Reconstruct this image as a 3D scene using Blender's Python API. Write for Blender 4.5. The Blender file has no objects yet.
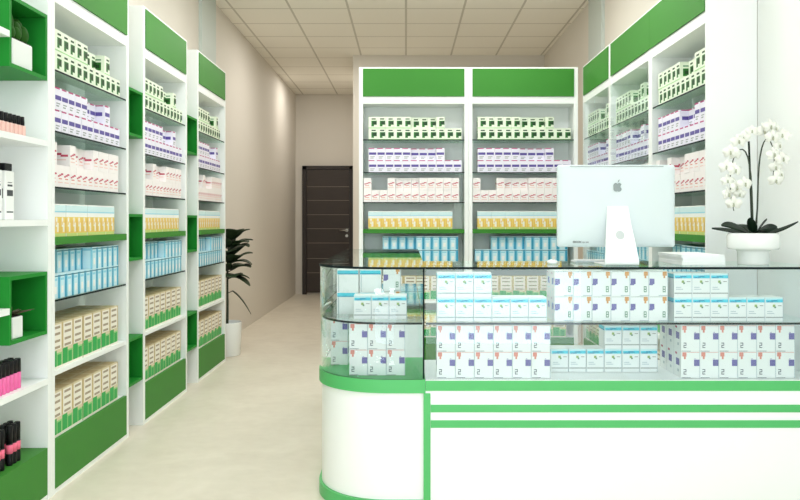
import bpy, math, random
from mathutils import Matrix, Vector
random.seed(7)
R = math.radians
scn = bpy.context.scene
COL = scn.collection

# ------------------------------------------------------------------ materials
def lin(c):
    return c / 12.92 if c <= 0.04045 else ((c + 0.055) / 1.055) ** 2.4
def rgb(r, g, b):
    return (lin(r / 255), lin(g / 255), lin(b / 255), 1)
MATS = {}
def mat(name, col, rough=0.5, spec=0.5, metal=0.0, noise=0.0, nscale=20, coat=0.0):
    m = bpy.data.materials.new(name); m.use_nodes = True
    nt = m.node_tree; b = nt.nodes['Principled BSDF']
    b.inputs['Roughness'].default_value = rough
    b.inputs['Specular IOR Level'].default_value = spec
    b.inputs['Metallic'].default_value = metal
    b.inputs['Coat Weight'].default_value = coat
    c = rgb(*col)
    b.inputs['Base Color'].default_value = c
    if noise:
        tc = nt.nodes.new('ShaderNodeTexCoord')
        n = nt.nodes.new('ShaderNodeTexNoise'); n.inputs['Scale'].default_value = nscale
        n.inputs['Detail'].default_value = 4
        mr = nt.nodes.new('ShaderNodeMapRange')
        mr.inputs['To Min'].default_value = 1 - noise; mr.inputs['To Max'].default_value = 1 + noise
        hs = nt.nodes.new('ShaderNodeHueSaturation'); hs.inputs['Color'].default_value = c
        nt.links.new(tc.outputs['Object'], n.inputs['Vector'])
        nt.links.new(n.outputs['Fac'], mr.inputs['Value'])
        nt.links.new(mr.outputs['Result'], hs.inputs['Value'])
        nt.links.new(hs.outputs['Color'], b.inputs['Base Color'])
    MATS[name] = m
    return m

def glass(name, tint, refl=1.0, haze=0.0, f0=0.04):
    """thin architectural glass: clear transmission and an angle dependent mirror"""
    m = bpy.data.materials.new(name); m.use_nodes = True
    nt = m.node_tree; nt.nodes.clear()
    N = nt.nodes.new; L = nt.links.new
    out = N('ShaderNodeOutputMaterial')
    g = N('ShaderNodeNewGeometry')
    d = N('ShaderNodeVectorMath'); d.operation = 'DOT_PRODUCT'
    L(g.outputs['Normal'], d.inputs[0]); L(g.outputs['Incoming'], d.inputs[1])
    a = N('ShaderNodeMath'); a.operation = 'ABSOLUTE'; L(d.outputs['Value'], a.inputs[0])
    s = N('ShaderNodeMath'); s.operation = 'SUBTRACT'; s.inputs[0].default_value = 1; L(a.outputs[0], s.inputs[1])
    p = N('ShaderNodeMath'); p.operation = 'POWER'; p.inputs[1].default_value = 5; L(s.outputs[0], p.inputs[0])
    q = N('ShaderNodeMath'); q.operation = 'MULTIPLY_ADD'; q.inputs[1].default_value = (1 - f0) * refl; q.inputs[2].default_value = f0 * refl
    L(p.outputs[0], q.inputs[0])
    t = N('ShaderNodeBsdfTransparent'); t.inputs['Color'].default_value = rgb(*tint)
    gl = N('ShaderNodeBsdfGlossy'); gl.inputs['Roughness'].default_value = 0.0
    gl.inputs['Color'].default_value = (0.95, 1, 0.98, 1)
    mx = N('ShaderNodeMixShader'); L(q.outputs[0], mx.inputs['Fac'])
    L(t.outputs[0], mx.inputs[1]); L(gl.outputs[0], mx.inputs[2])
    L(mx.outputs[0], out.inputs['Surface'])
    MATS[name] = m
    return m

WHITE = mat('white_laminate', (241, 243, 241), 0.4, 0.3)
TRIMW = mat('cream_white_edge', (226, 230, 222), 0.4, 0.4)
GREEN = mat('green_laminate', (60, 130, 48), 0.5, 0.2)
CUBEG = mat('green_cube_paint', (28, 132, 44), 0.5, 0.2)
CGREEN = mat('counter_green', (86, 186, 108), 0.35, 0.4)
CWHITE = mat('counter_white', (248, 250, 248), 0.3, 0.5)
EDGE = mat('dark_glass_edge', (20, 34, 36), 0.5, 0.15)
GLASS = glass('clear_glass', (251, 254, 255))
GLDOOR = glass('door_glass', (253, 255, 255), 0.45)
GLTOP = glass('counter_top_glass', (247, 252, 251))
GLSHELF = glass('shelf_glass', (240, 248, 244), 0.4)
WALLM = mat('wall_paint', (218, 212, 202), 0.75, 0.25, noise=0.012, nscale=3)
PILM = mat('pilaster_paint', (196, 204, 198), 0.55, 0.3)
STEEL = mat('brushed_steel', (190, 190, 186), 0.3, 0.5, 1.0)
SOIL = mat('soil', (38, 30, 24), 0.9, 0.2, noise=0.4, nscale=60)
CERAM = mat('white_ceramic', (238, 240, 238), 0.2, 0.5)
LEAFD = mat('dark_leaf', (14, 34, 20), 0.5, 0.22, noise=0.3, nscale=14)
LEAFP = mat('fig_leaf', (44, 62, 38), 0.5, 0.3, noise=0.35, nscale=9)
STEMM = mat('plant_stem', (48, 58, 42), 0.6)
SPIKE = mat('spiky_leaf', (66, 62, 36), 0.5, noise=0.3, nscale=40)
CACT = mat('cactus_green', (40, 84, 26), 0.7, 0.15, noise=0.35, nscale=50)
PETAL = mat('orchid_petal', (236, 236, 228), 0.6, 0.3, noise=0.05, nscale=60)
LIP = mat('orchid_lip', (176, 180, 158), 0.5, 0.3, noise=0.3, nscale=90)
BLACK = mat('black_plastic', (14, 14, 16), 0.4, 0.25)
ALU = mat('white_aluminium', (214, 224, 226), 0.4, 0.4)
ALUS = mat('stand_white', (246, 248, 248), 0.3, 0.5)
LOGO = mat('grey_emblem', (138, 148, 148), 0.25, 0.5)
GREY = mat('grey_disc', (200, 206, 206), 0.4)
SCREEN = mat('dark_screen', (10, 11, 13), 0.08)
PAPER = mat('white_paper', (240, 243, 242), 0.7, 0.2)
NICKEL = mat('satin_nickel', (176, 170, 160), 0.3, 0.5, 1.0)
# print inks
I = {}
for k, c in dict(white=(240, 241, 238), palegreen=(228, 236, 216), leaf=(38, 110, 38), darkleaf=(22, 62, 24),
                 lilac=(234, 230, 242), purple=(92, 78, 152), magenta=(186, 70, 128), pinkw=(244, 237, 236), red=(192, 70, 96),
                 cyanpale=(208, 234, 236), teal=(42, 150, 186), sky=(150, 212, 230), blue=(96, 180, 212), navyline=(70, 130, 150), icew=(206, 234, 242),
                 yellow=(240, 208, 108), ochre=(230, 188, 96), limey=(208, 216, 130), cream=(240, 234, 222),
                 beige=(220, 206, 172), tan=(200, 176, 122), print_tan=(166, 150, 128), greenp=(36, 164, 78), greenl=(150, 205, 130), print_grey=(150, 156, 152),
                 cyan=(70, 206, 226), cyand=(24, 158, 192), limegreen=(150, 176, 96), salmon=(222, 140, 126), orange=(214, 152, 84),
                 violet=(108, 100, 164), slate=(88, 98, 108), seam=(186, 196, 200), greygreen=(96, 140, 110), peach=(238, 196, 186), pink=(232, 104, 164),
                 hotpink=(240, 110, 140), ink=(60, 62, 66)).items():
    I[k] = mat('ink_' + k, c, 0.45, 0.4)

# floor
def floor_mat():
    m = bpy.data.materials.new('beige_marble'); m.use_nodes = True
    nt = m.node_tree; b = nt.nodes['Principled BSDF']; N = nt.nodes.new; L = nt.links.new
    tc = N('ShaderNodeTexCoord')
    n1 = N('ShaderNodeTexNoise'); n1.inputs['Scale'].default_value = 2.2; n1.inputs['Detail'].default_value = 8; n1.inputs['Distortion'].default_value = 1.2
    n2 = N('ShaderNodeTexNoise'); n2.inputs['Scale'].default_value = 14; n2.inputs['Detail'].default_value = 6
    L(tc.outputs['Object'], n1.inputs['Vector']); L(tc.outputs['Object'], n2.inputs['Vector'])
    mx = N('ShaderNodeMix'); mx.data_type = 'FLOAT'; mx.inputs[0].default_value = 0.35
    L(n1.outputs['Fac'], mx.inputs[2]); L(n2.outputs['Fac'], mx.inputs[3])
    cr = N('ShaderNodeValToRGB')
    cr.color_ramp.elements[0].position = 0.3; cr.color_ramp.elements[0].color = rgb(214, 205, 188)
    cr.color_ramp.elements[1].position = 0.7; cr.color_ramp.elements[1].color = rgb(230, 222, 206)
    L(mx.outputs[0], cr.inputs[0]); L(cr.outputs[0], b.inputs['Base Color'])
    b.inputs['Roughness'].default_value = 0.38; b.inputs['Specular IOR Level'].default_value = 0.35
    return m
CEIL_H = 3.364
def ceiling_mat():
    m = bpy.data.materials.new('ceiling_tiles'); m.use_nodes = True
    nt = m.node_tree; b = nt.nodes['Principled BSDF']; N = nt.nodes.new; L = nt.links.new
    tc = N('ShaderNodeTexCoord'); sp = N('ShaderNodeSeparateXYZ'); L(tc.outputs['Object'], sp.inputs[0])
    T = 0.577
    def line(sock, off, w):
        a = N('ShaderNodeMath'); a.operation = 'ADD'; a.inputs[1].default_value = off; L(sock, a.inputs[0])
        md = N('ShaderNodeMath'); md.operation = 'PINGPONG'; md.inputs[1].default_value = T / 2; L(a.outputs[0], md.inputs[0])
        lt = N('ShaderNodeMath'); lt.operation = 'LESS_THAN'; lt.inputs[1].default_value = w; L(md.outputs[0], lt.inputs[0])
        return lt.outputs[0]
    lx = line(sp.outputs['X'], 10 * T, 0.011); ly = line(sp.outputs['Y'], -7.6 + 20 * T, 0.010)
    mx = N('ShaderNodeMath'); mx.operation = 'MAXIMUM'; L(lx, mx.inputs[0]); L(ly, mx.inputs[1])
    n = N('ShaderNodeTexNoise'); n.inputs['Scale'].default_value = 90; L(tc.outputs['Object'], n.inputs['Vector'])
    mr = N('ShaderNodeMapRange'); mr.inputs['To Min'].default_value = 0.97; mr.inputs['To Max'].default_value = 1.03; L(n.outputs['Fac'], mr.inputs[0])
    hs = N('ShaderNodeHueSaturation'); hs.inputs['Color'].default_value = rgb(246, 242, 231); L(mr.outputs[0], hs.inputs['Value'])
    cm = N('ShaderNodeMix'); cm.data_type = 'RGBA'; L(mx.outputs[0], cm.inputs[0])
    L(hs.outputs[0], cm.inputs[6]); cm.inputs[7].default_value = rgb(206, 201, 188)
    L(cm.outputs[2], b.inputs['Base Color']); b.inputs['Roughness'].default_value = 0.85; b.inputs['Specular IOR Level'].default_value = 0.15
    return m
FLOORM = floor_mat(); CEILM = ceiling_mat()
def door_mat():
    m = bpy.data.materials.new('dark_walnut'); m.use_nodes = True
    nt = m.node_tree; b = nt.nodes['Principled BSDF']; N = nt.nodes.new; L = nt.links.new
    tc = N('ShaderNodeTexCoord'); mp = N('ShaderNodeMapping'); mp.inputs['Scale'].default_value = (3, 3, 60)
    n = N('ShaderNodeTexNoise'); n.inputs['Scale'].default_value = 1.5; n.inputs['Detail'].default_value = 5
    L(tc.outputs['Object'], mp.inputs[0]); L(mp.outputs[0], n.inputs['Vector'])
    cr = N('ShaderNodeValToRGB'); cr.color_ramp.elements[0].color = rgb(46, 36, 30); cr.color_ramp.elements[1].color = rgb(62, 50, 42)
    L(n.outputs['Fac'], cr.inputs[0]); L(cr.outputs[0], b.inputs['Base Color']); b.inputs['Roughness'].default_value = 0.5
    return m
WALNUT = door_mat()
INLAY = mat('inlay_metal', (128, 116, 102), 0.5)
DFRAME = mat('dark_frame', (42, 33, 28), 0.5)

# ------------------------------------------------------------------ mesh builder
class MB:
    def __init__(s): s.v = []; s.f = []; s.m = []; s.mats = []; s.sm = []
    def mi(s, m):
        if m not in s.mats: s.mats.append(m)
        return s.mats.index(m)
    def face(s, pts, m, smooth=False):
        b = len(s.v); s.v += [tuple(p) for p in pts]; s.f.append(tuple(range(b, b + len(pts)))); s.m.append(s.mi(m)); s.sm.append(smooth)
    def box(s, x0, x1, y0, y1, z0, z1, m, front=None, bev=0.0):
        c = [(x0, y0, z0), (x1, y0, z0), (x1, y1, z0), (x0, y1, z0), (x0, y0, z1), (x1, y0, z1), (x1, y1, z1), (x0, y1, z1)]
        b = len(s.v); s.v += c
        for i, q in enumerate([(0, 3, 2, 1), (4, 5, 6, 7), (0, 1, 5, 4), (1, 2, 6, 5), (2, 3, 7, 6), (3, 0, 4, 7)]):
            s.f.append(tuple(b + k for k in q)); s.m.append(s.mi(front if (front and i == 2) else m)); s.sm.append(False)
    def grid(s, rings, m, close=True, caps=(True, True), smooth=True):
        b = len(s.v); n = len(rings[0]); mi = s.mi(m)
        for r in rings: s.v += [tuple(p) for p in r]
        for i in range(len(rings) - 1):
            for j in range(n if close else n - 1):
                k = (j + 1) % n
                s.f.append((b + i * n + j, b + i * n + k, b + (i + 1) * n + k, b + (i + 1) * n + j)); s.m.append(mi); s.sm.append(smooth)
        if close and caps[0]: s.f.append(tuple(b + j for j in reversed(range(n)))); s.m.append(mi); s.sm.append(False)
        if close and caps[1]: s.f.append(tuple(b + (len(rings) - 1) * n + j for j in range(n))); s.m.append(mi); s.sm.append(False)
    def lathe(s, prof, m, n=32, cx=0, cy=0, sx=1, sy=1, caps=(True, True)):
        s.grid([[(cx + r * sx * math.cos(2 * math.pi * k / n), cy + r * sy * math.sin(2 * math.pi * k / n), z) for k in range(n)] for r, z in prof], m, caps=caps)
    def tube(s, pts, rad, m, n=8):
        pts = [Vector(p) for p in pts]; rings = []
        for i, p in enumerate(pts):
            t = (pts[min(i + 1, len(pts) - 1)] - pts[max(i - 1, 0)]).normalized()
            a = t.cross(Vector((0.31, 0.9, 0.2))).normalized(); bb = t.cross(a).normalized()
            r = rad[i] if isinstance(rad, (list, tuple)) else rad
            rings.append([p + (a * math.cos(2 * math.pi * k / n) + bb * math.sin(2 * math.pi * k / n)) * r for k in range(n)])
        s.grid(rings, m)
    def mesh(s, name):
        me = bpy.data.meshes.new(name); me.from_pydata(s.v, [], s.f)
        for m in s.mats: me.materials.append(m)
        me.polygons.foreach_set('material_index', s.m); me.polygons.foreach_set('use_smooth', s.sm)
        me.update(); return me
    def build(s, name, parent=None, bevel=0.0):
        o = bpy.data.objects.new(name, s.mesh(name)); COL.objects.link(o)
        if parent: o.parent = parent
        if bevel:
            md = o.modifiers.new('bevel', 'BEVEL'); md.width = bevel; md.segments = 2; md.limit_method = 'ANGLE'; md.angle_limit = R(50)
        return o

def tag(o, label=None, cat=None, group=None, kind=None):
    for k, v in (('label', label), ('category', cat), ('group', group), ('kind', kind)):
        if v: o[k] = v
    return o
def empty(name, loc, rz=0.0):
    o = bpy.data.objects.new(name, None); COL.objects.link(o); o.location = loc; o.rotation_euler = (0, 0, rz); o.empty_display_size = 0.1
    return o
def boxobj(name, x0, x1, y0, y1, z0, z1, m, parent=None, bevel=0.0):
    b = MB(); b.box(x0, x1, y0, y1, z0, z1, m); return b.build(name, parent, bevel)
ORD = ['first', 'second', 'third', 'fourth', 'fifth', 'sixth', 'seventh', 'eighth', 'ninth', 'tenth', 'eleventh', 'twelfth']

# ------------------------------------------------------------------ setting
XL, XR, YF, YB, YM = -1.86, 1.775, -1.2, 12.8, 9.75      # room: left, right, shopfront, back of the corridor, back of the shop
def struct(o): o['kind'] = 'structure'; return o
struct(boxobj('floor', XL - .1, XR + .1, YF, YB + .1, -0.1, 0, FLOORM))
struct(boxobj('ceiling', XL - .1, XR + .1, YF, YB + .1, CEIL_H, CEIL_H + .1, CEILM))
struct(boxobj('wall_left', XL - .1, XL, YF, YB + .1, 0, CEIL_H, WALLM))
struct(boxobj('wall_right', XR, XR + .1, YF, YM, 0, CEIL_H, WALLM))
struct(boxobj('wall_back', XL, -0.68, YB, YB + .1, 0, CEIL_H, WALLM))
struct(boxobj('wall_rear', -0.68, XR + .1, YM, YB + .1, 0, CEIL_H, WALLM))
struct(boxobj('trim_1', XL, XL + .03, 6.82, 7.32, 0, CEIL_H, PILM))
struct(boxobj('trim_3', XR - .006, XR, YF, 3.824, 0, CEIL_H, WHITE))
struct(boxobj('trim_2', XR - .03, XR, 6.79, 7.27, 0, CEIL_H, PILM))
# door at the end of the corridor
dr = struct(empty('door_1', (-1.31, YB, 0)))
b = MB(); w = .43
b.box(-w, -w + .07, -.05, 0, 0, 2.16, DFRAME); b.box(w - .07, w, -.05, 0, 0, 2.16, DFRAME); b.box(-w, w, -.05, 0, 2.10, 2.16, DFRAME)
b.build('door_frame', dr)
boxobj('door_leaf', -w + .073, w - .073, -.035, -.002, .03, 2.097, WALNUT, dr)
b = MB()
for z in [0.36, 0.60, 0.86, 1.10, 1.335, 1.575, 1.805]:
    b.box(-w + .075, w - .075, -.0365, -.034, z, z + .008, INLAY)
b.build('inlay_strip', dr)
hb = MB(); hb.lathe([(.026, 0), (.026, .01)], NICKEL, 20)
for v in range(len(hb.v)):
    x, y, z = hb.v[v]; hb.v[v] = (.315 + x, -.036 - z, 1.075 + y)
hb.tube([(.315, -.045, 1.075), (.315, -.085, 1.075), (.30, -.09, 1.075), (.19, -.09, 1.075)], .010, NICKEL)
hb.build('door_handle', dr)
hb = MB(); hb.lathe([(.024, 0), (.024, .01)], NICKEL, 20)
for v in range(len(hb.v)):
    x, y, z = hb.v[v]; hb.v[v] = (.315 + x, -.036 - z, .985 + y)
hb.build('keyhole_plate', dr)

# ------------------------------------------------------------------ printed boxes
def carton(w, d, h, body, front=(), side=(), top=None, seam=True, frontbase=None):
    """a carton with its printed faces; front looks to -Y, base at z 0, prints are inlaid a hair above the board"""
    b = MB(); e = .0005
    b.box(-w / 2, w / 2, 0, d, 0, h, body, front=frontbase)
    for k_, (u0, v0, u1, v1, m) in enumerate(front):
        e = .0004 + .00009 * k_      # later inks lie over earlier ones
        x0, x1 = -w / 2 + u0 * w, -w / 2 + u1 * w
        b.face([(x0, -e, v0 * h), (x1, -e, v0 * h), (x1, -e, v1 * h), (x0, -e, v1 * h)], m)
    for k_, (u0, v0, u1, v1, m) in enumerate(side):
        e = .0003 + .00009 * k_
        for sx in (-1, 1):
            x = sx * (w / 2 + e); q = [(x, u0 * d, v0 * h), (x, u1 * d, v0 * h), (x, u1 * d, v1 * h), (x, u0 * d, v1 * h)]
            b.face(q if sx > 0 else q[::-1], m)
    e = .0005
    if top:
        b.face([(-w / 2 + .002, .002, h + e), (w / 2 - .002, .002, h + e), (w / 2 - .002, d - .002, h + e), (-w / 2 + .002, d - .002, h + e)], top)
    if seam:   # tuck flap slot on the top
        b.face([(-w / 2, d * .88, h + 2 * e), (w / 2, d * .88, h + 2 * e), (w / 2, d * .9, h + 2 * e), (-w / 2, d * .9, h + 2 * e)], I['seam'])
    return b
def digit2(x0, y0, w, h, m, kind='2'):
    t = .24
    segs = {'2': ['t', 'tr', 'm', 'bl', 'b'], '8': ['t', 'tr', 'm', 'bl', 'b', 'tl', 'br'], '5': ['t', 'tl', 'm', 'br', 'b']}[kind]
    R_ = dict(t=(0, .84, 1, 1), m=(0, .42, 1, .58), b=(0, 0, 1, .16), tl=(0, .5, t, 1), tr=(1 - t, .5, 1, 1), bl=(0, 0, t, .5), br=(1 - t, 0, 1, .5))
    return [(x0 + R_[s][0] * w, y0 + R_[s][1] * h, x0 + R_[s][2] * w, y0 + R_[s][3] * h, m) for s in segs]
i = I
green_mb = carton(.0715, .09, .0975, i['palegreen'],
    front=[(.34, .16, .98, .66, i['leaf']), (.5, .34, .98, .6, i['darkleaf']), (.66, .16, .98, .3, i['palegreen']), (.36, .76, .86, .86, i['darkleaf']), (.0, .0, 1, .05, i['greenl'])],
    side=[(.2, .18, .85, .62, i['leaf']), (.3, .3, .75, .5, i['darkleaf']), (.2, .72, .8, .8, i['greygreen'])])
purple_mb = carton(.0715, .09, .1035, i['lilac'],
    front=[(.06, .44, .92, .64, i['purple']), (.0, .93, .7, 1, i['magenta']), (.2, .14, .6, .2, i['print_grey']), (.2, .26, .75, .31, i['print_grey'])],
    side=[(.15, .44, .85, .64, i['purple']), (.1, .94, .9, 1, i['magenta'])])
pink_mb = carton(.0670, .09, .1035, i['pinkw'],
    front=[(.08, .46, .34, .53, i['red']), (.30, .51, .62, .58, i['red']), (.56, .56, .9, .64, i['red']), (.2, .36, .7, .41, i['salmon']), (.1, .2, .8, .24, i['peach'])],
    side=[(.1, .46, .5, .56, i['red']), (.45, .54, .9, .64, i['red']), (.2, .3, .8, .34, i['peach'])])
yb = [(.0, .74, 1, .96, i['cyanpale']), (.0, .74, 1, .78, i['sky']), (.02, .0, .98, .10, i['limey']), (.0, .1, 1, .60, i['yellow'])]
for k in (0, .5):
    yb += [(k + .03, .12, k + .10, .5, i['ochre']), (k + .12, .30, k + .26, .58, i['cream']), (k + .22, .14, k + .36, .42, i['cream']), (k + .16, .36, k + .22, .46, i['ochre']), (k + .40, .12, k + .46, .54, i['ochre'])]
yellow_mb = carton(.1195, .10, .154, i['white'], front=yb, side=[(0, .1, 1, .6, i['yellow']), (0, .74, 1, .94, i['cyanpale']), (.3, .2, .7, .5, i['cream'])])
blue_mb = carton(.0710, .12, .112, i['icew'],
    front=[(.68, .0, 1, .97, i['blue']), (.80, .0, .94, .85, i['teal']), (.0, .0, .1, .97, i['sky']), (.1, .74, .6, .84, i['sky']), (.0, .90, 1, .95, i['navyline']), (.2, .2, .5, .5, i['white'])],
    side=[(.0, .84, 1, .95, i['sky']), (.0, .0, .08, 1, i['sky']), (.92, .0, 1, 1, i['sky'])])
bg = [(.02, .04, .5, .40, i['greenp']), (.5, .06, .98, .34, i['greenl']), (.56, .0, .9, .3, i['greenp']), (.0, .0, 1, .05, i['cream']), (.06, .42, .94, .97, i['cream'])]
for z in (.44, .58, .74, .88):
    bg += [(.2, z, .8, z + .055, i['print_tan'])]
bg += [(.0, .42, .08, 1, i['tan']), (.92, .42, 1, 1, i['tan'])]
beige_mb = carton(.1130, .072, .21, i['beige'], front=bg, side=[(.0, .0, 1, .34, i['greenp']), (.2, .45, .8, .9, i['cream'])], top=i['beige'])
for k in (-.25, 0, .25):
    beige_mb.face([(k * .113 - .01, .008, .2112), (k * .113 + .01, .008, .2112), (k * .113 + .01, .064, .2112), (k * .113 - .01, .064, .2112)], i['tan'])
cy = [(.0, .78, 1, .99, i['cyanpale']), (.04, .79, 1, .91, i['cyan']), (.1, .79, .45, .84, i['cyand']), (.34, .83, .72, .89, i['cyand']), (.66, .86, .96, .92, i['cyan']), (.42, .60, .56, .70, i['limegreen']), (.5, .55, .6, .62, i['greygreen']),
      (.1, .40, .4, .43, i['seam']), (.1, .32, .5, .35, i['seam']), (.7, .64, .9, .67, i['print_grey']), (.02, .15, .98, .19, i['print_grey']), (.97, .0, 1, 1, i['seam'])]
cyan_mb = carton(.0775, .10, .1035, i['white'], front=cy, side=[(.02, .78, .98, .96, i['cyan']), (.02, .78, .98, .83, i['cyand']), (.05, .0, .1, .76, i['seam'])])
tw = [(.06, .82, .28, .98, i['salmon']), (.14, .72, .24, .84, i['salmon']), (.68, .46, .98, .70, i['violet']), (.7, .72, .78, .74, i['violet']), (.3, .97, .96, .985, i['salmon']), (.02, .012, .5, .03, i['slate']), (.97, 0, 1, 1, i['seam'])] + digit2(.12, .14, .15, .2, i['slate'], '2')
sd = [(.25, .44, .7, .70, i['violet']), (.55, .84, .8, .92, i['red']), (.3, .2, .5, .3, i['seam']), (.97, 0, 1, 1, i['seam'])]
two_mb = carton(.0805, .09, .1135, i['white'], front=tw, side=sd)
ft = [(.72, .82, .94, .98, i['orange']), (.76, .72, .86, .84, i['orange']), (.02, .48, .28, .70, i['violet']), (.0, .44, .2, .5, i['violet']), (.04, .97, .7, .985, i['print_grey']), (.5, .012, .98, .05, i['seam']), (.97, 0, 1, 1, i['seam'])] + digit2(.72, .16, .15, .24, i['greygreen'], '8')
eight_mb = carton(.0805, .09, .108, i['white'], front=ft, side=sd)
NAME = dict(green='green_box', purple='lilac_box', pink='red_striped_box', yellow='yellow_box', blue='blue_box', beige='beige_box', cyan='cyan_topped_box', two='purple_square_box', eight='orange_marked_box')
MESH = {k: v.mesh(NAME[k]) for k, v in dict(green=green_mb, purple=purple_mb, pink=pink_mb, yellow=yellow_mb, blue=blue_mb, beige=beige_mb, cyan=cyan_mb, two=two_mb, eight=eight_mb).items()}
DESC = dict(green='green-and-white', purple='lilac and purple', pink='white-and-red', yellow='yellow-and-white', blue='light blue', beige='beige-and-green', cyan='white box with cyan band', two='', eight='')
def put_box(kind, M, label, group):
    o = bpy.data.objects.new(NAME[kind], MESH[kind]); COL.objects.link(o)
    o.location = M.to_translation(); o.rotation_euler = M.to_euler()
    tag(o, label, 'medicine box', group)
    return o

# ------------------------------------------------------------------ tall cabinets
CH = 2.557
SH = dict(green=1.940, purple=1.660, pink=1.404, yellow=1.172, blue=.885, beige=.560, low=.245)
def cabinet(loc, rz, w, where, label, d=.25, headtop=True, door=False, rows=3, extra=(), panel=.033, last=.033, long=(0, 0)):
    root = empty('display_cabinet', loc, rz); tag(root, label, 'cabinet', 'tall green and white display cabinets')
    P = panel
    boxobj('side_panel', 0, P, 0, d, 0, CH, WHITE, root)
    boxobj('side_panel', w - last, w, 0, d, 0, CH, WHITE, root)
    boxobj('back_panel', P, w - last, d - .012, d, 0, CH, WHITE, root)
    boxobj('top_panel', P, w - last, 0, d - .012, CH - .012, CH, WHITE, root)
    boxobj('header_panel', (0 if long[0] else P + .001), w if long[1] else w - last - .001, -.006, (-.0005 if any(long) else .016), 2.307, CH - .013, GREEN, root)
    boxobj('header_rail', P, w - last, .002, d - .013, 2.246, 2.306, WHITE, root)
    boxobj('kick_panel', P + .001, w - last - .001, -.001, .018, .024, .244, GREEN, root)
    boxobj('plinth', P, w - last, .002, d - .013, 0, .022, WHITE, root)
    boxobj('base_shelf', P, w - last, .019, d - .013, .225, .2445, WHITE, root)
    for k, z in SH.items():
        if k == 'low': continue
        if k == 'yellow':
            boxobj('shelf', P + .001, w - last - .001, -.001, d - .013, z - .036, z - .0005, GREEN, root)
        elif k == 'beige':
            boxobj('shelf', P + .001, w - last - .001, .004, d - .013, z - .022, z - .0005, WHITE, root)
        else:
            b = MB(); b.box(P + .001, w - last - .001, .004, d - .013, z - .009, z - .0005, GLSHELF, front=EDGE); b.build('shelf', root)
    if door:
        for q in range(2):
            boxobj('glass_door', P + .002 + q * (w / 2 - P), w / 2 + q * (w / 2 - P - .002) - .002, -.009, -.004, .25, 2.24, GLDOOR, root)
    T = Matrix.Translation(loc) @ Matrix.Rotation(rz, 4, 'Z')
    def item(kind, u, v, z, lab, grp, turn=0):
        return put_box(kind, T @ Matrix.Translation((u, v, z)) @ Matrix.Rotation(turn, 4, 'Z'), lab, grp)
    def row(kind, z, pitch, start, idx, rowname, shelf, back=(), v0=.022, push=.05):
        n = 0
        for k in idx:
            u = start + (k + .5) * pitch
            if u + pitch / 2 > w - last: continue
            n += 1
            s = ' set back' if k in back else ''
            item(kind, u, v0 + (push if k in back else random.uniform(0, .003)), z, f"{ORD[n-1]} {DESC[kind]} box from left{s}, {rowname} {shelf} shelf, {where}", f"{DESC[kind]} boxes on the {shelf} shelves")
    s0 = .080
    topidx = [0, 1, 2, 3, 4, 5, 6, 7, 8] + list(extra)
    row('green', SH['green'], .0727, s0, range(11), 'lower row', 'top'); row('green', SH['green'] + .098, .0727, s0, topidx, 'upper row', 'top', (5, 6, 7))
    row('purple', SH['purple'], .0727, s0, range(11), 'lower row', 'second'); row('purple', SH['purple'] + .104, .0727, s0, topidx, 'upper row', 'second', (5, 6, 7))
    row('pink', SH['pink'], .0685, P + .004, range(12), 'lower row', 'third'); row('pink', SH['pink'] + .104, .0685, P + .004, [0, 3, 4, 5, 6, 7, 8, 9, 10, 11], 'upper row', 'third', (4, 5, 6))
    row('yellow', SH['yellow'], .1205, .078, range(6), 'on', 'green')
    row('blue', SH['blue'], .0722, .056, range(11), 'lower row', 'fifth', v0=.018); row('blue', SH['blue'] + .1125, .0722, .056, [2, 3, 4, 5, 6, 7, 8, 9, 10], 'upper row', 'fifth', (2, 3, 4, 5), v0=.018)
    for zk, sname in (('beige', 'sixth'), ('low', 'lowest')):
        for r in range(rows):
            row('beige', SH[zk], .1145, P + .004, range(7), ('front row', 'middle row', 'back row')[r], sname, v0=.019 + r * .072)
    return root

XF = -1.6
for y0, y1, where, lab in ((3.43, 4.385, 'near left cabinet', 'tall green and white cabinet on left wall beside the open cosmetics shelves'),
                           (4.628, 5.553, 'middle left cabinet', 'tall green and white cabinet standing in the middle of the left wall'),
                           (5.832, 6.742, 'far left cabinet', 'tall green and white cabinet on left wall beside the tall potted plant')):
    cabinet((XF, y0, 0), R(90), y1 - y0, where, lab)
cabinet((-.402, 6.5, 0), 0, .9355, 'back left cabinet', 'tall green and white cabinet facing the shop at back, nearer the dark door', rows=1)
cabinet((.535, 6.5, 0), 0, .9355, 'back right cabinet', 'tall green and white cabinet facing the shop at back, behind the computer', rows=1)
XRF = 1.51
for y1, y0, where, lab, dr_, ex, la, lo in ((6.49, 5.63, 'right corner cabinet', 'tall green and white cabinet on right wall in the back corner', True, (), .033, (0, 0)),
                                    (5.628, 4.70, 'right middle cabinet', 'tall green and white cabinet on right wall between its two neighbours', True, (), .033, (0, 1)),
                                    (4.698, 3.825, 'right near cabinet', 'tall green and white cabinet on right wall just behind the orchid', False, (9, 10), .012, (1, 0))):
    cabinet((XRF, y1, 0), R(-90), y1 - y0, where, lab, door=dr_, rows=1, extra=ex, last=la, long=lo, d=.2575)

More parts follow.
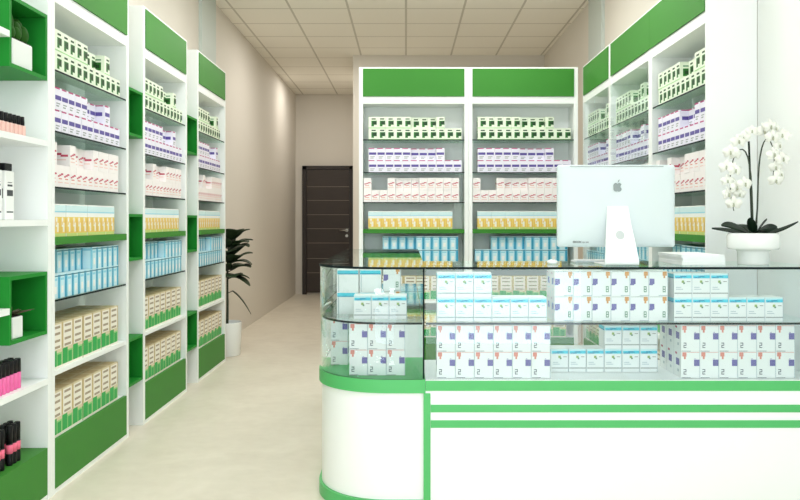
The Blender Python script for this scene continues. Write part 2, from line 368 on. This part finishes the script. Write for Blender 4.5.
# green cubes fixed between the cabinets
def cube_shelf(y0, y1, z0, z1, label, group, xf=XF - .002, xb=XL + .002, t=.016):
    root = empty('cube_shelf', (0, 0, 0)); tag(root, label, 'cube shelf', group)
    boxobj('side_board', xb, xf, y0, y0 + t, z0, z1, CUBEG, root); boxobj('side_board', xb, xf, y1 - t, y1, z0, z1, CUBEG, root)
    boxobj('top_board', xb, xf, y0 + t, y1 - t, z1 - t, z1, CUBEG, root); boxobj('bottom_board', xb, xf, y0 + t, y1 - t, z0, z0 + t, CUBEG, root)
    boxobj('back_board', xb, xb + .01, y0 + t, y1 - t, z0 + t, z1 - t, CUBEG, root)
    root.location = (0, 0, 0)
    return root
for a, b_, nm in ((4.387, 4.626, 'near and middle left cabinets'), (5.555, 5.830, 'middle and far left cabinets')):
    for z0, z1, hn in ((1.743, 2.022, 'topmost'), (1.01, 1.285, 'middle'), (.28, .557, 'lowest')):
        cube_shelf(a, b_, z0, z1, f'{hn} empty green cube shelf between the {nm}', 'green cubes between the cabinets')

# ------------------------------------------------------------------ open cosmetics bay nearest the camera
BY0, BY1, CUB = 2.35, 3.428, 3.07
bay = empty('open_shelf_unit', (XF, BY0, 0)); tag(bay, 'white open shelf unit with green base at left edge, holding cosmetics', 'shelf unit')
dd = XL - XF + .001
boxobj('end_panel', dd, 0, BY1 - .032 - BY0, BY1 - BY0, 0, CH, WHITE, bay)
boxobj('end_panel', dd, 0, 0, .03, 0, CH, WHITE, bay)
boxobj('back_panel', dd, dd + .01, .031, BY1 - .033 - BY0, .25, CH, WHITE, bay)
for z in (1.604, 1.25, .542):
    boxobj('shelf', dd + .011, 0, .031, BY1 - .033 - BY0, z - .026, z, WHITE, bay)
for z in (2.015, .893):
    boxobj('shelf', dd + .011, 0, .031, CUB - .001 - BY0, z - .026, z, WHITE, bay)
boxobj('base_cabinet', dd + .011, -.001, .031, BY1 - .033 - BY0, .024, .232, GREEN, bay)
boxobj('plinth', dd + .011, -.004, .031, BY1 - .033 - BY0, 0, .022, WHITE, bay)
cube_shelf(CUB, BY1 - .034, 1.872, 2.165, 'green cube shelf holding a small cactus, at upper left of the photo', 'green cubes on the cosmetics shelves', xb=XL + .014)
cube_shelf(CUB, BY1 - .034, .742, 1.020, 'green cube shelf holding a small spiky plant, at left of the photo', 'green cubes on the cosmetics shelves', xb=XL + .014)

def ellipsoid(b, c, r, m, n=10, k=8, rot=None):
    rings = []
    for a in range(k + 1):
        t = math.pi * a / k - math.pi / 2
        ring = []
        for j in range(n):
            p = Vector((r[0] * max(math.cos(t), .02) * math.cos(2 * math.pi * j / n), r[1] * max(math.cos(t), .02) * math.sin(2 * math.pi * j / n), r[2] * math.sin(t)))
            if rot: p = rot @ p
            ring.append(p + Vector(c))
        rings.append(ring)
    b.grid(rings, m)
# cactus
t = empty('potted_cactus', (-1.668, 3.205, 1.8885)); tag(t, 'small green cactus in a white square pot inside the upper green cube', 'potted plant')
b = MB(); b.box(-.052, .052, -.085, .085, 0, .112, CERAM); b.build('pot', t, .006)
boxobj('soil', -.046, .046, -.078, .078, .1125, .116, SOIL, t)
for (x, y, z, r, hh) in ((.008, -.052, .175, .030, .066), (.016, .0, .155, .030, .046), (.0, .042, .165, .032, .056), (.026, .046, .15, .026, .04), (.03, -.018, .142, .022, .030), (-.03, 0, .16, .026, .05), (.03, -.06, .14, .02, .03), (.012, .068, .138, .018, .026)):
    b = MB(); ellipsoid(b, (x, y, z), (r, r, hh), CACT)
    b.build('cactus_lobe', t)
# spiky plant
t = empty('potted_succulent', (-1.655, 3.16, .7585)); tag(t, 'small spiky plant in a white pot inside the lower green cube', 'potted plant')
b = MB(); b.box(-.042, .042, -.042, .042, 0, .09, CERAM); b.build('pot', t, .005)
boxobj('soil', -.036, .036, -.036, .036, .0905, .094, SOIL, t)
for k in range(13):
    a = k * 2.4; ln = (.10 if abs(math.sin(a)) < .5 else .06) + .02 * ((k * 7) % 5) / 5; up = .25 + .8 * ((k * 3) % 4) / 4
    b = MB(); p0 = Vector((0, 0, .093)); dv = Vector((math.cos(a) * .8, math.sin(a), up)).normalized()
    b.tube([p0, p0 + dv * ln * .5, p0 + dv * ln + Vector((0, 0, -.006))], [.006, .005, .0008], SPIKE, 6); b.build('leaf', t)

# cosmetics
def nail_polish(loc, lab):
    t = empty('nail_polish', loc); tag(t, lab, 'nail polish', 'peach nail polish bottles')
    b = MB(); b.box(-.012, .012, -.012, .012, 0, .044, I['peach']); b.build('bottle', t, .004)
    b = MB(); b.lathe([(.009, .0442), (.0105, .046), (.0095, .080), (.008, .082)], BLACK, 14); b.build('cap', t)
for k in range(7):
    nail_polish((-1.625, 3.215 - k * .033, 1.6045), f'{ORD[k]} peach nail polish bottle from right, black cap, on upper white shelf')
for k in range(2):
    t = empty('lotion_bottle', (-1.70, 3.185 - k * .095, 1.2505)); tag(t, f"white lotion bottle with black cap on the middle white shelf, {('nearer the cabinets', 'at the photo edge')[k]}", 'lotion bottle', 'white lotion bottles')
    b = MB(); b.box(-.04, .04, -.036, .036, 0, .205, I['white']); 
    for z0, z1, w0 in ((.14, .148, .02), (.10, .125, .024), (.03, .036, .026), (.155, .158, .018)):
        b.face([(.0405, -w0, z0), (.0405, w0, z0), (.0405, w0, z1), (.0405, -w0, z1)], I['ink'])
    b.face([(.03, -.0362, .09), (.0, -.0362, .09), (.0, -.0362, .13), (.03, -.0362, .13)][::-1], I['ink'])
    b.build('bottle', t, .004)
    boxobj('cap', -.034, .034, -.030, .030, .2055, .237, BLACK, t, .003)
def tube_(loc, lab, h, low, name, cat, grp, band=None):
    t = empty(name, loc); tag(t, lab, cat, grp)
    b = MB(); b.lathe([(.0125, 0), (.013, .003), (.013, h * .55)], low, 14); b.build('tube_body', t)
    b = MB(); b.lathe([(.0125, h * .551), (.0125, h - .003), (.011, h)], BLACK, 14); b.build('cap', t)
    if band:
        b = MB(); b.lathe([(.0134, h * .30), (.0134, h * .52)], band, 14); b.build('label_band', t)
n = 0
for c in range(2):
    for k in range(7):
        tube_((-1.638 - c * .034, 3.205 - k * .030 + c * .008, .5425), f"{ORD[k]} pink mascara tube with black cap from right, {('front', 'back')[c]} row, lower white shelf", .125, I['pink'], 'mascara_tube', 'mascara tube', 'pink mascara tubes')
for c in range(2):
    for k in range(5):
        tube_((-1.645 - c * .034, 3.215 - k * .031 - (.035 if k > 2 else 0) + c * .008, .2325), f"{ORD[k]} black mascara tube with pink band from right, {('front', 'back')[c]} row, green base", .165, BLACK, 'mascara_tube', 'mascara tube', 'black mascara tubes with pink bands', I['hotpink'])

# ------------------------------------------------------------------ counter
FY, HT, DK, MS = 3.235, 1.05, .570, .812     # front glass plane, glass top, deck height, middle shelf
WX0, WX1, WYE, RAD = -.401, .082, 5.25, .32
def outline(off, ybk, r=RAD, x1=WX1, n=14):
    """corner unit plan, counter-clockwise from above, front left corner rounded"""
    x0, y0 = WX0 + off, FY + off; r = r - off
    pts = []
    for k in range(n + 1):
        a = math.pi + (math.pi / 2) * k / n
        pts.append((x0 + r + r * math.cos(a), y0 + r + r * math.sin(a)))
    return pts + [(x1, y0), (x1, ybk), (x0, ybk)]
def prism(b, pts, z0, z1, m, side=None, smooth_n=15):
    n = len(pts); bl = [(x, y, z0) for x, y in pts]; tl = [(x, y, z1) for x, y in pts]
    b.face(bl[::-1], m); b.face(tl, m)
    base = len(b.v); b.v += bl + tl; mi = b.mi(side or m)
    for j in range(n):
        k = (j + 1) % n; b.f.append((base + j, base + k, base + n + k, base + n + j)); b.m.append(mi); b.sm.append(j < smooth_n - 1)
def strip_wall(b, pts, th, z0, z1, m, edge=None):
    """a thin wall following an open path, thickness to the left of the path"""
    n = len(pts); inner = []
    for j, p in enumerate(pts):
        q0, q1 = Vector(pts[max(j - 1, 0)]), Vector(pts[min(j + 1, n - 1)])
        d_ = (q1 - q0).normalized(); inner.append((p[0] - d_.y * th, p[1] + d_.x * th))
    O0 = [(x, y, z0) for x, y in pts]; O1 = [(x, y, z1) for x, y in pts]; N0 = [(x, y, z0) for x, y in inner]; N1 = [(x, y, z1) for x, y in inner]
    base = len(b.v); b.v += O0 + O1 + N0 + N1; mi = b.mi(m); ei = b.mi(edge or m)
    for j in range(n - 1):
        for q, mm in (((j, j + 1, n + j + 1, n + j), mi), ((2 * n + j + 1, 2 * n + j, 3 * n + j, 3 * n + j + 1), mi), ((n + j, n + j + 1, 3 * n + j + 1, 3 * n + j), ei), ((j + 1, j, 2 * n + j, 2 * n + j + 1), ei)):
            b.f.append(tuple(base + x for x in q)); b.m.append(mm); b.sm.append(mm == mi)
    for j, fl in ((0, 1), (n - 1, 0)):
        q = (base + j, base + n + j, base + 3 * n + j, base + 2 * n + j); b.f.append(q if fl else q[::-1]); b.m.append(ei); b.sm.append(False)

corner = empty('display_counter', (0, 0, 0)); tag(corner, 'rounded corner end of the glass display counter with plain white front', 'counter', 'glass display counter sections')
b = MB(); prism(b, outline(.010, WYE), .056, DK - .058, CWHITE); b.build('body', corner)
b = MB(); prism(b, outline(-.003, WYE), 0, .055, CGREEN); b.build('plinth_band', corner)
b = MB(); prism(b, outline(-.003, 3.76), DK - .057, DK, CGREEN); b.build('deck_band', corner)
boxobj('deck', WX0, WX1, 3.761, WYE, DK - .057, DK, CWHITE, corner)
b = MB(); prism(b, outline(-.003, WYE), HT - .010, HT, GLTOP, side=EDGE); b.build('glass_top', corner)
gp = outline(.002, WYE)
path = [gp[-1]] + gp[:15] + [(WX1 - .012, FY + .002)]
b = MB(); strip_wall(b, path, .006, DK + .001, HT - .011, GLASS, EDGE); b.build('glass_front', corner)
b = MB(); prism(b, outline(.012, WYE - .02, x1=WX1 - .012), MS - .009, MS, GLASS, side=EDGE); b.build('glass_shelf', corner)
b = MB(); b.box(WX1 - .010, WX1 - .003, FY + .012, WYE - .03, DK + .001, HT - .011, GLASS, front=EDGE); b.build('glass_divider', corner)
boxobj('corner_strip', WX1 - .0075, WX1 + .022, FY - .006, FY - .0005, .056, DK - .0571, CGREEN, corner)

MX0, MX1, MYB = WX1 + .001, XR - .008, 3.70
main = empty('display_counter', (0, 0, 0)); tag(main, 'long straight glass display counter with three green stripes, computer on top', 'counter', 'glass display counter sections')
boxobj('body', MX0, MX1, FY, MYB, .056, DK - .01, CWHITE, main)
boxobj('plinth_band', MX0, MX1, FY - .003, MYB, 0, .055, CGREEN, main)
boxobj('deck', MX0, MX1, FY, MYB, DK - .0095, DK - .001, CWHITE, main)
for z0, z1 in ((.523, .566), (.432, .464), (.366, .398)):
    boxobj('green_stripe', MX0 + (.0225 if z1 < .5 else 0), MX1, FY - .003, FY - .0005, z0, z1, CGREEN, main)
b = MB(); b.box(MX0, MX1, FY - .004, MYB, HT - .010, HT, GLTOP, front=EDGE); b.build('glass_top', main)
boxobj('glass_front', MX0 + .001, MX1, FY + .002, FY + .008, DK, HT - .011, GLASS, main)
b = MB(); b.box(MX0 + .001, MX1, FY + .010, MYB - .005, MS - .009, MS, GLASS, front=EDGE); b.build('glass_shelf', main)

# cartons in the counter
def cgroup(kind, x0, pitch, y, z, n, rows, what, where, depth=1, dpitch=.0915):
    """rows: list of (number of boxes, row name), lowest first"""
    zz = z
    hh = dict(cyan=.104, two=.114, eight=.1085)[kind]
    for r, (cnt, rname) in enumerate(rows):
        for dp in range(depth):
            for k in range(cnt):
                deep = '' if depth == 1 else (', front' if dp == 0 else (', second deep', ', third deep')[dp - 1])
                put_box(kind, Matrix.Translation((x0 + (k + .5) * pitch, y + dp * dpitch + random.uniform(0, .0015), z + r * hh)),
                        f'{ORD[k]} {what} from left{deep}, {rname} row, {where}', f'{what}es in the counter')
CYN, TWO, EIG = 'white box with cyan band', 'white box numbered 2', 'white box numbered 8'
CYN, TWO, EIG = 'cyan-topped white box', 'white purple-square box', 'white orange-marked box'
cgroup('cyan', .134, .0790, 3.275, MS + .001, 6, [(6, 'lower'), (3, 'upper')], CYN, 'left on upper counter shelf')
cgroup('eight', .640, .0815, 3.275, MS + .001, 6, [(6, 'lower'), (6, 'upper')], EIG, 'centre of upper counter shelf', depth=2)
cgroup('cyan', 1.155, .0785, 3.275, MS + .001, 6, [(6, 'lower'), (3, 'upper')], CYN, 'right on upper counter shelf')
cgroup('two', .132, .0815, 3.265, DK + .0005, 6, [(6, 'lower'), (6, 'upper')], TWO, 'left on counter floor')
for k in range(6):
    put_box('cyan', Matrix.Translation((.648 + (k + .5) * .0797, 3.40, DK + .0005)), f'{ORD[k]} {CYN} from left, lower row, middle of counter floor', CYN + 'es in the counter')
    if k > 2: put_box('cyan', Matrix.Translation((.648 + (k + .5) * .0797, 3.40, DK + .1045)), f'{ORD[k-3]} {CYN} from left, upper row, middle of counter floor', CYN + 'es in the counter')
cgroup('two', 1.182, .0815, 3.265, DK + .0005, 6, [(6, 'lower'), (6, 'upper')], TWO, 'right on counter floor', depth=3)
# corner section
cgroup('two', -.248, .0815, 3.32, DK + .001, 3, [(3, 'lower'), (3, 'upper')], TWO, 'floor of rounded corner')
for r in range(2):
    put_box('two', Matrix.Translation((-.312, 3.56, DK + .001 + r * .114)), f"{TWO} standing alone behind the others, {('lower', 'upper')[r]}, rounded corner", TWO + 'es in the counter')
cgroup('cyan', -.231, .0785, 3.355, MS + .001, 3, [(3, 'lower')], CYN, 'shelf of rounded corner')
for c, x in enumerate((-.27, -.165)):
    for r in range(2):
        put_box('cyan', Matrix.Translation((x - .05, 3.56, MS + .001 + r * .104)) @ Matrix.Rotation(R(-90), 4, 'Z') @ Matrix.Translation((-.0, 0, 0)),
                f"cyan-topped white box turned sideways, {('lower', 'upper')[r]}, {('leftmost stack', 'second stack from left')[c]}, shelf of rounded corner", CYN + 'es in the counter')
for r in range(2):
    put_box('eight', Matrix.Translation((-.105, 3.52, MS + .001 + r * .1085)) @ Matrix.Rotation(0, 4, 'Z') @ Matrix.Translation((.04, 0, 0)), f"white orange-marked box behind the cyan ones, {('lower', 'upper')[r]}, shelf of rounded corner", EIG + 'es in the counter')

# ------------------------------------------------------------------ on the counter
def rrect(w, h, r, n=6):
    pts = []
    for cx, cz, a0 in ((w / 2 - r, h / 2 - r, 0), (-w / 2 + r, h / 2 - r, 90), (-w / 2 + r, -h / 2 + r, 180), (w / 2 - r, -h / 2 + r, 270)):
        for k in range(n + 1):
            a = R(a0 + 90 * k / n); pts.append((cx + r * math.cos(a), cz + r * math.sin(a)))
    return pts
mon = empty('desktop_computer', (.945, 3.40, HT + .0005)); tag(mon, 'white all-in-one desktop computer seen from behind on the glass counter', 'computer')
b = MB(); rings = []
cz = .263
for sc_, y in ((1.0, .030), (1.0, .022), (.985, .017), (.9, .008), (.6, .0005), (.25, -.002)):
    k = min(1, sc_)
    rings.append([(x * sc_, y, cz + z * sc_) for x, z in rrect(.530, .370, .012)])
rings[0] = [(x, .030, cz + z) for x, z in rrect(.530, .370, .012)]
b.grid(rings[::-1], ALU); 
b.build('shell', mon)
b = MB(); b.grid([[(x, .0305, cz + z) for x, z in rrect(.528, .368, .012)], [(x, .034, cz + z) for x, z in rrect(.528, .368, .012)]], SCREEN, smooth=False); b.build('screen', mon)
boxobj('vent_slot', -.21, .21, .0095, .0115, cz + .1765, cz + .1785, LOGO, mon)
# stand: neck with a bend and a foot
b = MB(); rings = []
for (y, z, wd, th) in ((.115, .001, .150, .004), (.03, .001, .150, .004), (-.062, .002, .150, .005), (-.079, .008, .147, .008), (-.077, .03, .142, .012), (-.058, .09, .128, .012), (-.036, .15, .112, .012), (-.016, .195, .101, .011), (-.003, .262, .094, .009)):
    pass
prof = [(.115, .0005), (-.068, .0005), (-.078, .004), (-.080, .014), (-.076, .035), (-.052, .11), (-.028, .18), (-.008, .262)]
inn = [(.115, .006), (-.058, .006), (-.065, .010), (-.066, .018), (-.062, .037), (-.040, .112), (-.017, .18), (.004, .262)]
wds = [.150, .150, .150, .149, .146, .128, .110, .093]
for (p, q, wd) in zip(prof, inn, wds):
    rings.append([(-wd / 2, p[0], p[1]), (wd / 2, p[0], p[1]), (wd / 2, q[0], q[1]), (-wd / 2, q[0], q[1])])
b.grid(rings, ALUS, smooth=False); st = b.build('stand', mon, .002)
b = MB(); 
fr = []
for k in range(28):
    a = 2 * math.pi * k / 28; zc = .133 + .019 * math.sin(a)
    yy = -.052 + (zc - .11) / (.18 - .11) * (.024) - .0012
    fr.append((.019 * math.cos(a), yy, zc))
b.face(fr, GREY); b.build('cable_hole', mon)
# fruit emblem with a bite and a leaf
b = MB(); S = .0225; pts = []
def inb(x, z): return (x - 1.05) ** 2 + (z - .12) ** 2 < .46 ** 2
N = 72
for k in range(N):
    a = 2 * math.pi * k / N
    r = .92 + .07 * math.cos(4 * a + math.pi) 
    x, z = r * math.cos(a) * .96, r * math.sin(a)
    if abs(x) < .28 and z > 0: z -= .16 * (1 - abs(x) / .28)
    if abs(x) < .22 and z < 0: z += .09 * (1 - abs(x) / .22)
    if inb(x, z):
        vx, vz = x - 1.05, z - .12; l = math.hypot(vx, vz) or 1
        ang = math.pi - max(-1, min(1, (z - .12) / .46)) * 1.2
        x, z = 1.05 + .46 * math.cos(ang), .12 + .46 * math.sin(ang)
    pts.append((x * S, -.0045, .346 + z * S))
cen = (0 * S, -.0045, .346)
for k in range(N): b.face([cen, pts[k], pts[(k + 1) % N]], LOGO)
lf = []
for k in range(9): lf.append((.02 + .42 * k / 8, .98 + .52 * k / 8 + .16 * math.sin(math.pi * k / 8)))
for k in range(1, 8): lf.append((.44 - .42 * k / 8, 1.50 - .52 * k / 8 - .16 * math.sin(math.pi * k / 8)))
b.face([(x * S, -.0045, .346 + z * S) for x, z in lf], LOGO)
# shift it onto the shell surface
emb = b.build('emblem', mon)
# small printed lettering, lower left of the back
b = MB(); xx = -.197
def stroke(x, z0, z1, w_=.0016): b.face([(x, 0, z0), (x + w_, 0, z0), (x + w_, 0, z1), (x, 0, z1)], I['ink'])
for ch in ('D', 'E', 'S', 'I', 'G', 'N', ' ', 'i', 'n', ' ', 'm', 'm'):
    if ch == ' ': xx += .004; continue
    hh = .0085 if ch.isupper() else .0055
    stroke(xx, 0, hh)
    if ch != 'I' and ch != 'i':
        stroke(xx + .0036, 0, hh)
        if ch in 'DEG': b.face([(xx, 0, hh - .0013), (xx + .005, 0, hh - .0013), (xx + .005, 0, hh), (xx, 0, hh)], I['ink']); b.face([(xx, 0, 0), (xx + .005, 0, 0), (xx + .005, 0, .0013), (xx, 0, .0013)], I['ink'])
    xx += .0068 if ch not in 'Ii' else .0045
tx = b.build('lettering', mon); tx.location = (0, .0060, cz - .166)

kb = empty('keyboard', (.905, 3.585, HT + .0005)); tag(kb, 'flat white keyboard lying behind the computer stand on the counter', 'keyboard')
b = MB(); b.box(-.118, .118, -.055, .055, 0, .009, ALU); b.build('case', kb, .003)
for r in range(4):
    b = MB()
    for c in range(13): b.box(-.109 + c * .0168, -.109 + c * .0168 + .0142, -.045 + r * .023, -.045 + r * .023 + .019, .0092, .0125, ALUS)
    b.build('key_row', kb)
ms = empty('computer_mouse', (.668, 3.47, HT + .0005)); tag(ms, 'small white computer mouse left of the computer on the glass counter', 'mouse')
b = MB(); b.lathe([(.020, 0), (.024, .003), (.024, .008), (.020, .015), (.011, .0185), (.002, .0195)], ALUS, 24, sy=1.7); b.build('body', ms)
b = MB(); ellipsoid(b, (0, -.018, .0175), (.004, .006, .004), GREY); b.build('scroll_ball', ms)
pp = empty('paper_stack', (1.305, 3.50, HT + .0005)); tag(pp, 'low stack of white paper on the counter between computer and orchid', 'paper stack')
for k, (dx, dy, z0, z1) in enumerate(((0, 0, 0, .017), (.004, .004, .0172, .032), (-.002, .002, .0322, .046))):
    boxobj('paper_ream', -.092 + dx, .098 + dx, -.16 + dy, .15 + dy, z0, z1, PAPER, pp, .001)

# orchid
orc = empty('potted_orchid', (1.555, 3.405, HT + .0005)); tag(orc, 'white orchid with dark leaves in a white pot on the counter', 'potted plant')
b = MB(); b.lathe([(.064, 0), (.066, .004), (.066, .058), (.072, .066), (.104, .070), (.110, .078), (.110, .128), (.104, .140), (.096, .142), (.092, .138), (.092, .120), (.002, .120)], CERAM, 48); b.build('pot', orc)
b = MB(); b.lathe([(.0915, .121), (.06, .128), (.002, .131)], SOIL, 24); b.build('soil', orc)
def leaf_mesh(b, base, dirv, ln, wd, arch, m, n=10, fold=.25, th=.003, roll=0.0, pw=.75):
    d_ = Vector((dirv[0], dirv[1], 0)).normalized(); s_ = Vector((-d_.y, d_.x, 0)); s_ = s_ * math.cos(roll) + Vector((0, 0, 1)) * math.sin(roll); up0 = dirv[2]
    rings = []
    for k in range(n + 1):
        t_ = k / n
        c = Vector(base) + d_ * (ln * t_) + Vector((0, 0, ln * (up0 * t_ - arch * t_ * t_)))
        wk = wd * (math.sin(math.pi * min(1, t_ * .92 + .06)) ** pw) * .5 + .0006
        L_, R2 = c - s_ * wk + Vector((0, 0, wk * fold)), c + s_ * wk + Vector((0, 0, wk * fold))
        rings.append([L_, c, R2, R2 - Vector((0, 0, th)), c - Vector((0, 0, th * 1.6)), L_ - Vector((0, 0, th))])
    b.grid(rings, m)
for (dx, dy, up, ln, wd, ar, ro) in ((-1, -.25, .50, .150, .062, .22, -35), (-1, .3, .16, .160, .045, -.02, -20), (1, -.2, .02, .175, .028, -.32, 25), (.9, -.5, .60, .085, .055, .2, 40), (-.5, -.8, .45, .075, .055, .3, -30),
        (.25, -.9, .75, .08, .055, .4, 25), (1, .3, .32, .125, .045, .1, 35), (-.2, .9, .9, .09, .05, .4, 0), (-.25, -.4, 1.6, .05, .045, .1, -20), (.5, -.4, 1.5, .05, .045, .1, 30)):
    b = MB(); leaf_mesh(b, (dx * .012, dy * .012, .134), (dx, dy, up), ln, wd, ar, LEAFD, roll=R(ro) * (1 if dx > 0 else 1)); b.build('leaf', orc)
def bez(P, n=16):
    out = []
    for k in range(n + 1):
        t_ = k / n; q = [Vector(p) for p in P]
        while len(q) > 1: q = [q[j].lerp(q[j + 1], t_) for j in range(len(q) - 1)]
        out.append(q[0])
    return out
stemA = bez([(.0, .0, .13), (-.005, .0, .30), (-.012, -.005, .46), (-.006, -.01, .59), (-.07, -.015, .575), (-.13, -.02, .50), (-.125, -.02, .36), (-.095, -.02, .24)])
stemB = bez([(.004, .006, .13), (.05, .01, .26), (.0, .01, .42), (.03, .0, .62), (.06, 0, .62), (.09, -.005, .58), (.10, -.01, .48), (.085, -.01, .40)])
stake = [(.002, .012, .128), (-.006, .012, .35), (-.014, .012, .553)]
for p_ in (stemA, stemB):
    b = MB(); b.tube(p_, [.0042 - .0026 * k / len(p_) for k in range(len(p_))], STEMM, 8); b.build('flower_stem', orc)
b = MB(); b.tube(stake, .0045, LEAFD, 8); b.build('support_stick', orc)
def flower(c, yaw, pitch, s):
    b = MB(); M = Matrix.Translation(c) @ Matrix.Rotation(yaw, 4, 'Z') @ Matrix.Rotation(pitch, 4, 'X')
    # petals in the plane facing -Y: two broad laterals, three narrower sepals
    for ang, ln, wd in ((8, 1.0, .95), (172, 1.0, .95), (90, .95, .62), (218, .92, .58), (322, .92, .58)):
        a = R(ang); rings = []
        for k in range(8):
            t_ = k / 7; wk = wd * .5 * math.sin(math.pi * (t_ * .88 + .08)) ** .7
            rr = []
            for u in (-1, 0, 1):
                rad_, tan_ = ln * t_, u * wk
                rr.append(M @ Vector((s * (rad_ * math.cos(a) - tan_ * math.sin(a)), s * (-.10 * math.sin(math.pi * t_) + .16 * t_ * t_ + .08 * abs(u) - (.02 if ang in (8, 172) else 0)), s * (rad_ * math.sin(a) + tan_ * math.cos(a)))))
            back = [p + (M.to_3x3() @ Vector((0, s * .03, 0))) for p in rr]
            rings.append(rr + back[::-1])
        b.grid(rings, PETAL)
    fl = b.build('flower', orc)
    b = MB()
    ellipsoid(b, M @ Vector((0, -.14 * s, -.22 * s)), (.12 * s, .12 * s, .2 * s), LIP); ellipsoid(b, M @ Vector((0, -.16 * s, .0)), (.09 * s, .1 * s, .1 * s), LIP)
    b.build('lip', fl)
FA = [(-.058, .565), (-.085, .548), (-.125, .50), (-.094, .49), (-.138, .435), (-.105, .42), (-.128, .375), (-.095, .345), (-.062, .36), (-.075, .315), (-.13, .315), (-.112, .272), (-.02, .595)]
FB = [(.025, .595), (.05, .612), (.085, .608), (.108, .575), (.06, .565), (.10, .53), (.072, .49), (.105, .47), (.085, .435), (.10, .40), (.075, .375)]
for k, (x, z) in enumerate(FA + FB):
    flower(Vector((x, -.035 - .012 * (k % 3), z)), R(random.uniform(-35, 35)), R(random.uniform(-15, 25)), .036 if k % 3 else .031)

# fig plant in the corridor
fg = empty('potted_fig', (-1.66, 7.05, 0)); tag(fg, 'tall leafy plant in a white pot at the corridor entrance', 'potted plant')
b = MB(); b.lathe([(.118, 0), (.124, .006), (.134, .30), (.134, .306), (.126, .306), (.124, .27), (.002, .27)], CERAM, 40); b.build('pot', fg)
b = MB(); b.lathe([(.1235, .271), (.06, .278), (.002, .28)], SOIL, 24); b.build('soil', fg)
b = MB(); trunk = bez([(0, 0, .27), (.012, 0, .5), (-.012, .01, .75), (.02, 0, 1.05)], 12); b.tube(trunk, [.013 - .006 * k / 12 for k in range(13)], STEMM, 8); b.build('trunk', fg)
LV = []
for k in range(26):
    if 125 < (k * 137.5 + 20) % 360 < 235: continue
    LV.append((.70 + .36 * k / 25, (k * 137.5 + 20) % 360, .185 + .03 * ((k * 3) % 4) / 3, .45 + .55 * k / 25 + .15 * ((k * 5) % 3), .155 + .02 * (k % 3)))
LV += [(.62, 12, .20, -.75, .13), (.70, -8, .20, .1, .15), (.84, 0, .21, .45, .16), (.97, -20, .2, .6, .16), (1.05, 5, .17, 1.2, .13)]
for (z, az, ln, up, wd) in LV:
    tt = min(max((z - .27) / .78, 0), 1); p0 = trunk[round(tt * 12)]
    b = MB(); d_ = Vector((math.cos(R(az)), math.sin(R(az)), 0))
    pe = Vector(p0) + d_ * .045 + Vector((0, 0, .02)); b.tube([p0, pe], .0035, STEMM, 6)
    leaf_mesh(b, pe, (d_.x, d_.y, up), ln * .85, wd, .55, LEAFP, fold=.18, pw=.5); b.build('leaf', fg)

# ------------------------------------------------------------------ light
w = bpy.data.worlds.new('daylight'); scn.world = w; w.use_nodes = True
bg_ = w.node_tree.nodes['Background']; bg_.inputs['Color'].default_value = (0.84, 0.94, 1.0, 1); bg_.inputs['Strength'].default_value = 4.7
def area(name, loc, size, power, col, rot=(0, 0, 0)):
    l = bpy.data.lights.new(name, 'AREA'); l.shape = 'RECTANGLE'; l.size, l.size_y = size; l.energy = power; l.color = col
    o = bpy.data.objects.new(name, l); COL.objects.link(o); o.location = loc; o.rotation_euler = rot; return o
for x, y, p, c in ((-.75, 1.6, 18, (.93, .97, 1)), (.3, 1.6, 18, (.93, .97, 1)), (-.75, 4.5, 36, (.96, .98, 1)), (.75, 4.5, 36, (.96, .98, 1)),
                   (-.75, 6.0, 22, (1, .97, .93)), (.75, 6.0, 22, (1, .97, .93)), (-.7, 8.5, 40, (1, .97, .92)), (-1.25, 11.3, 20, (1, .97, .91))):
    area('added_fill_light', (x, y, CEIL_H - .02), (.56, .56), p, c)  # area lights added under the ceiling to brighten the room, no fixtures behind them
sp = bpy.data.lights.new('downlight', 'SPOT'); sp.energy = 6; sp.spot_size = R(60); sp.spot_blend = .6; sp.color = (1, .92, .82); sp.shadow_soft_size = .04
so = bpy.data.objects.new('downlight', sp); COL.objects.link(so); so.location = (-1.68, 11.0, CEIL_H - .05)

# ------------------------------------------------------------------ camera
cam = bpy.data.cameras.new('camera'); co = bpy.data.objects.new('camera', cam); COL.objects.link(co)
co.location = (0, 0, 1.25); co.rotation_euler = (R(90), 0, 0)
cam.sensor_width = 36; cam.lens = 36 * 760 / 800; cam.shift_x = -6 / 800; cam.shift_y = -30 / 800; cam.clip_start = .05
scn.camera = co
scn.view_settings.view_transform = 'Standard'; scn.view_settings.look = 'None'; scn.view_settings.gamma = 1; scn.view_settings.exposure = -0.64
scn.view_settings.use_curve_mapping = False
scn.cycles.max_bounces = 12; scn.cycles.transparent_max_bounces = 24; scn.cycles.diffuse_bounces = 6; scn.cycles.glossy_bounces = 5
scn.cycles.caustics_reflective = False; scn.cycles.caustics_refractive = False
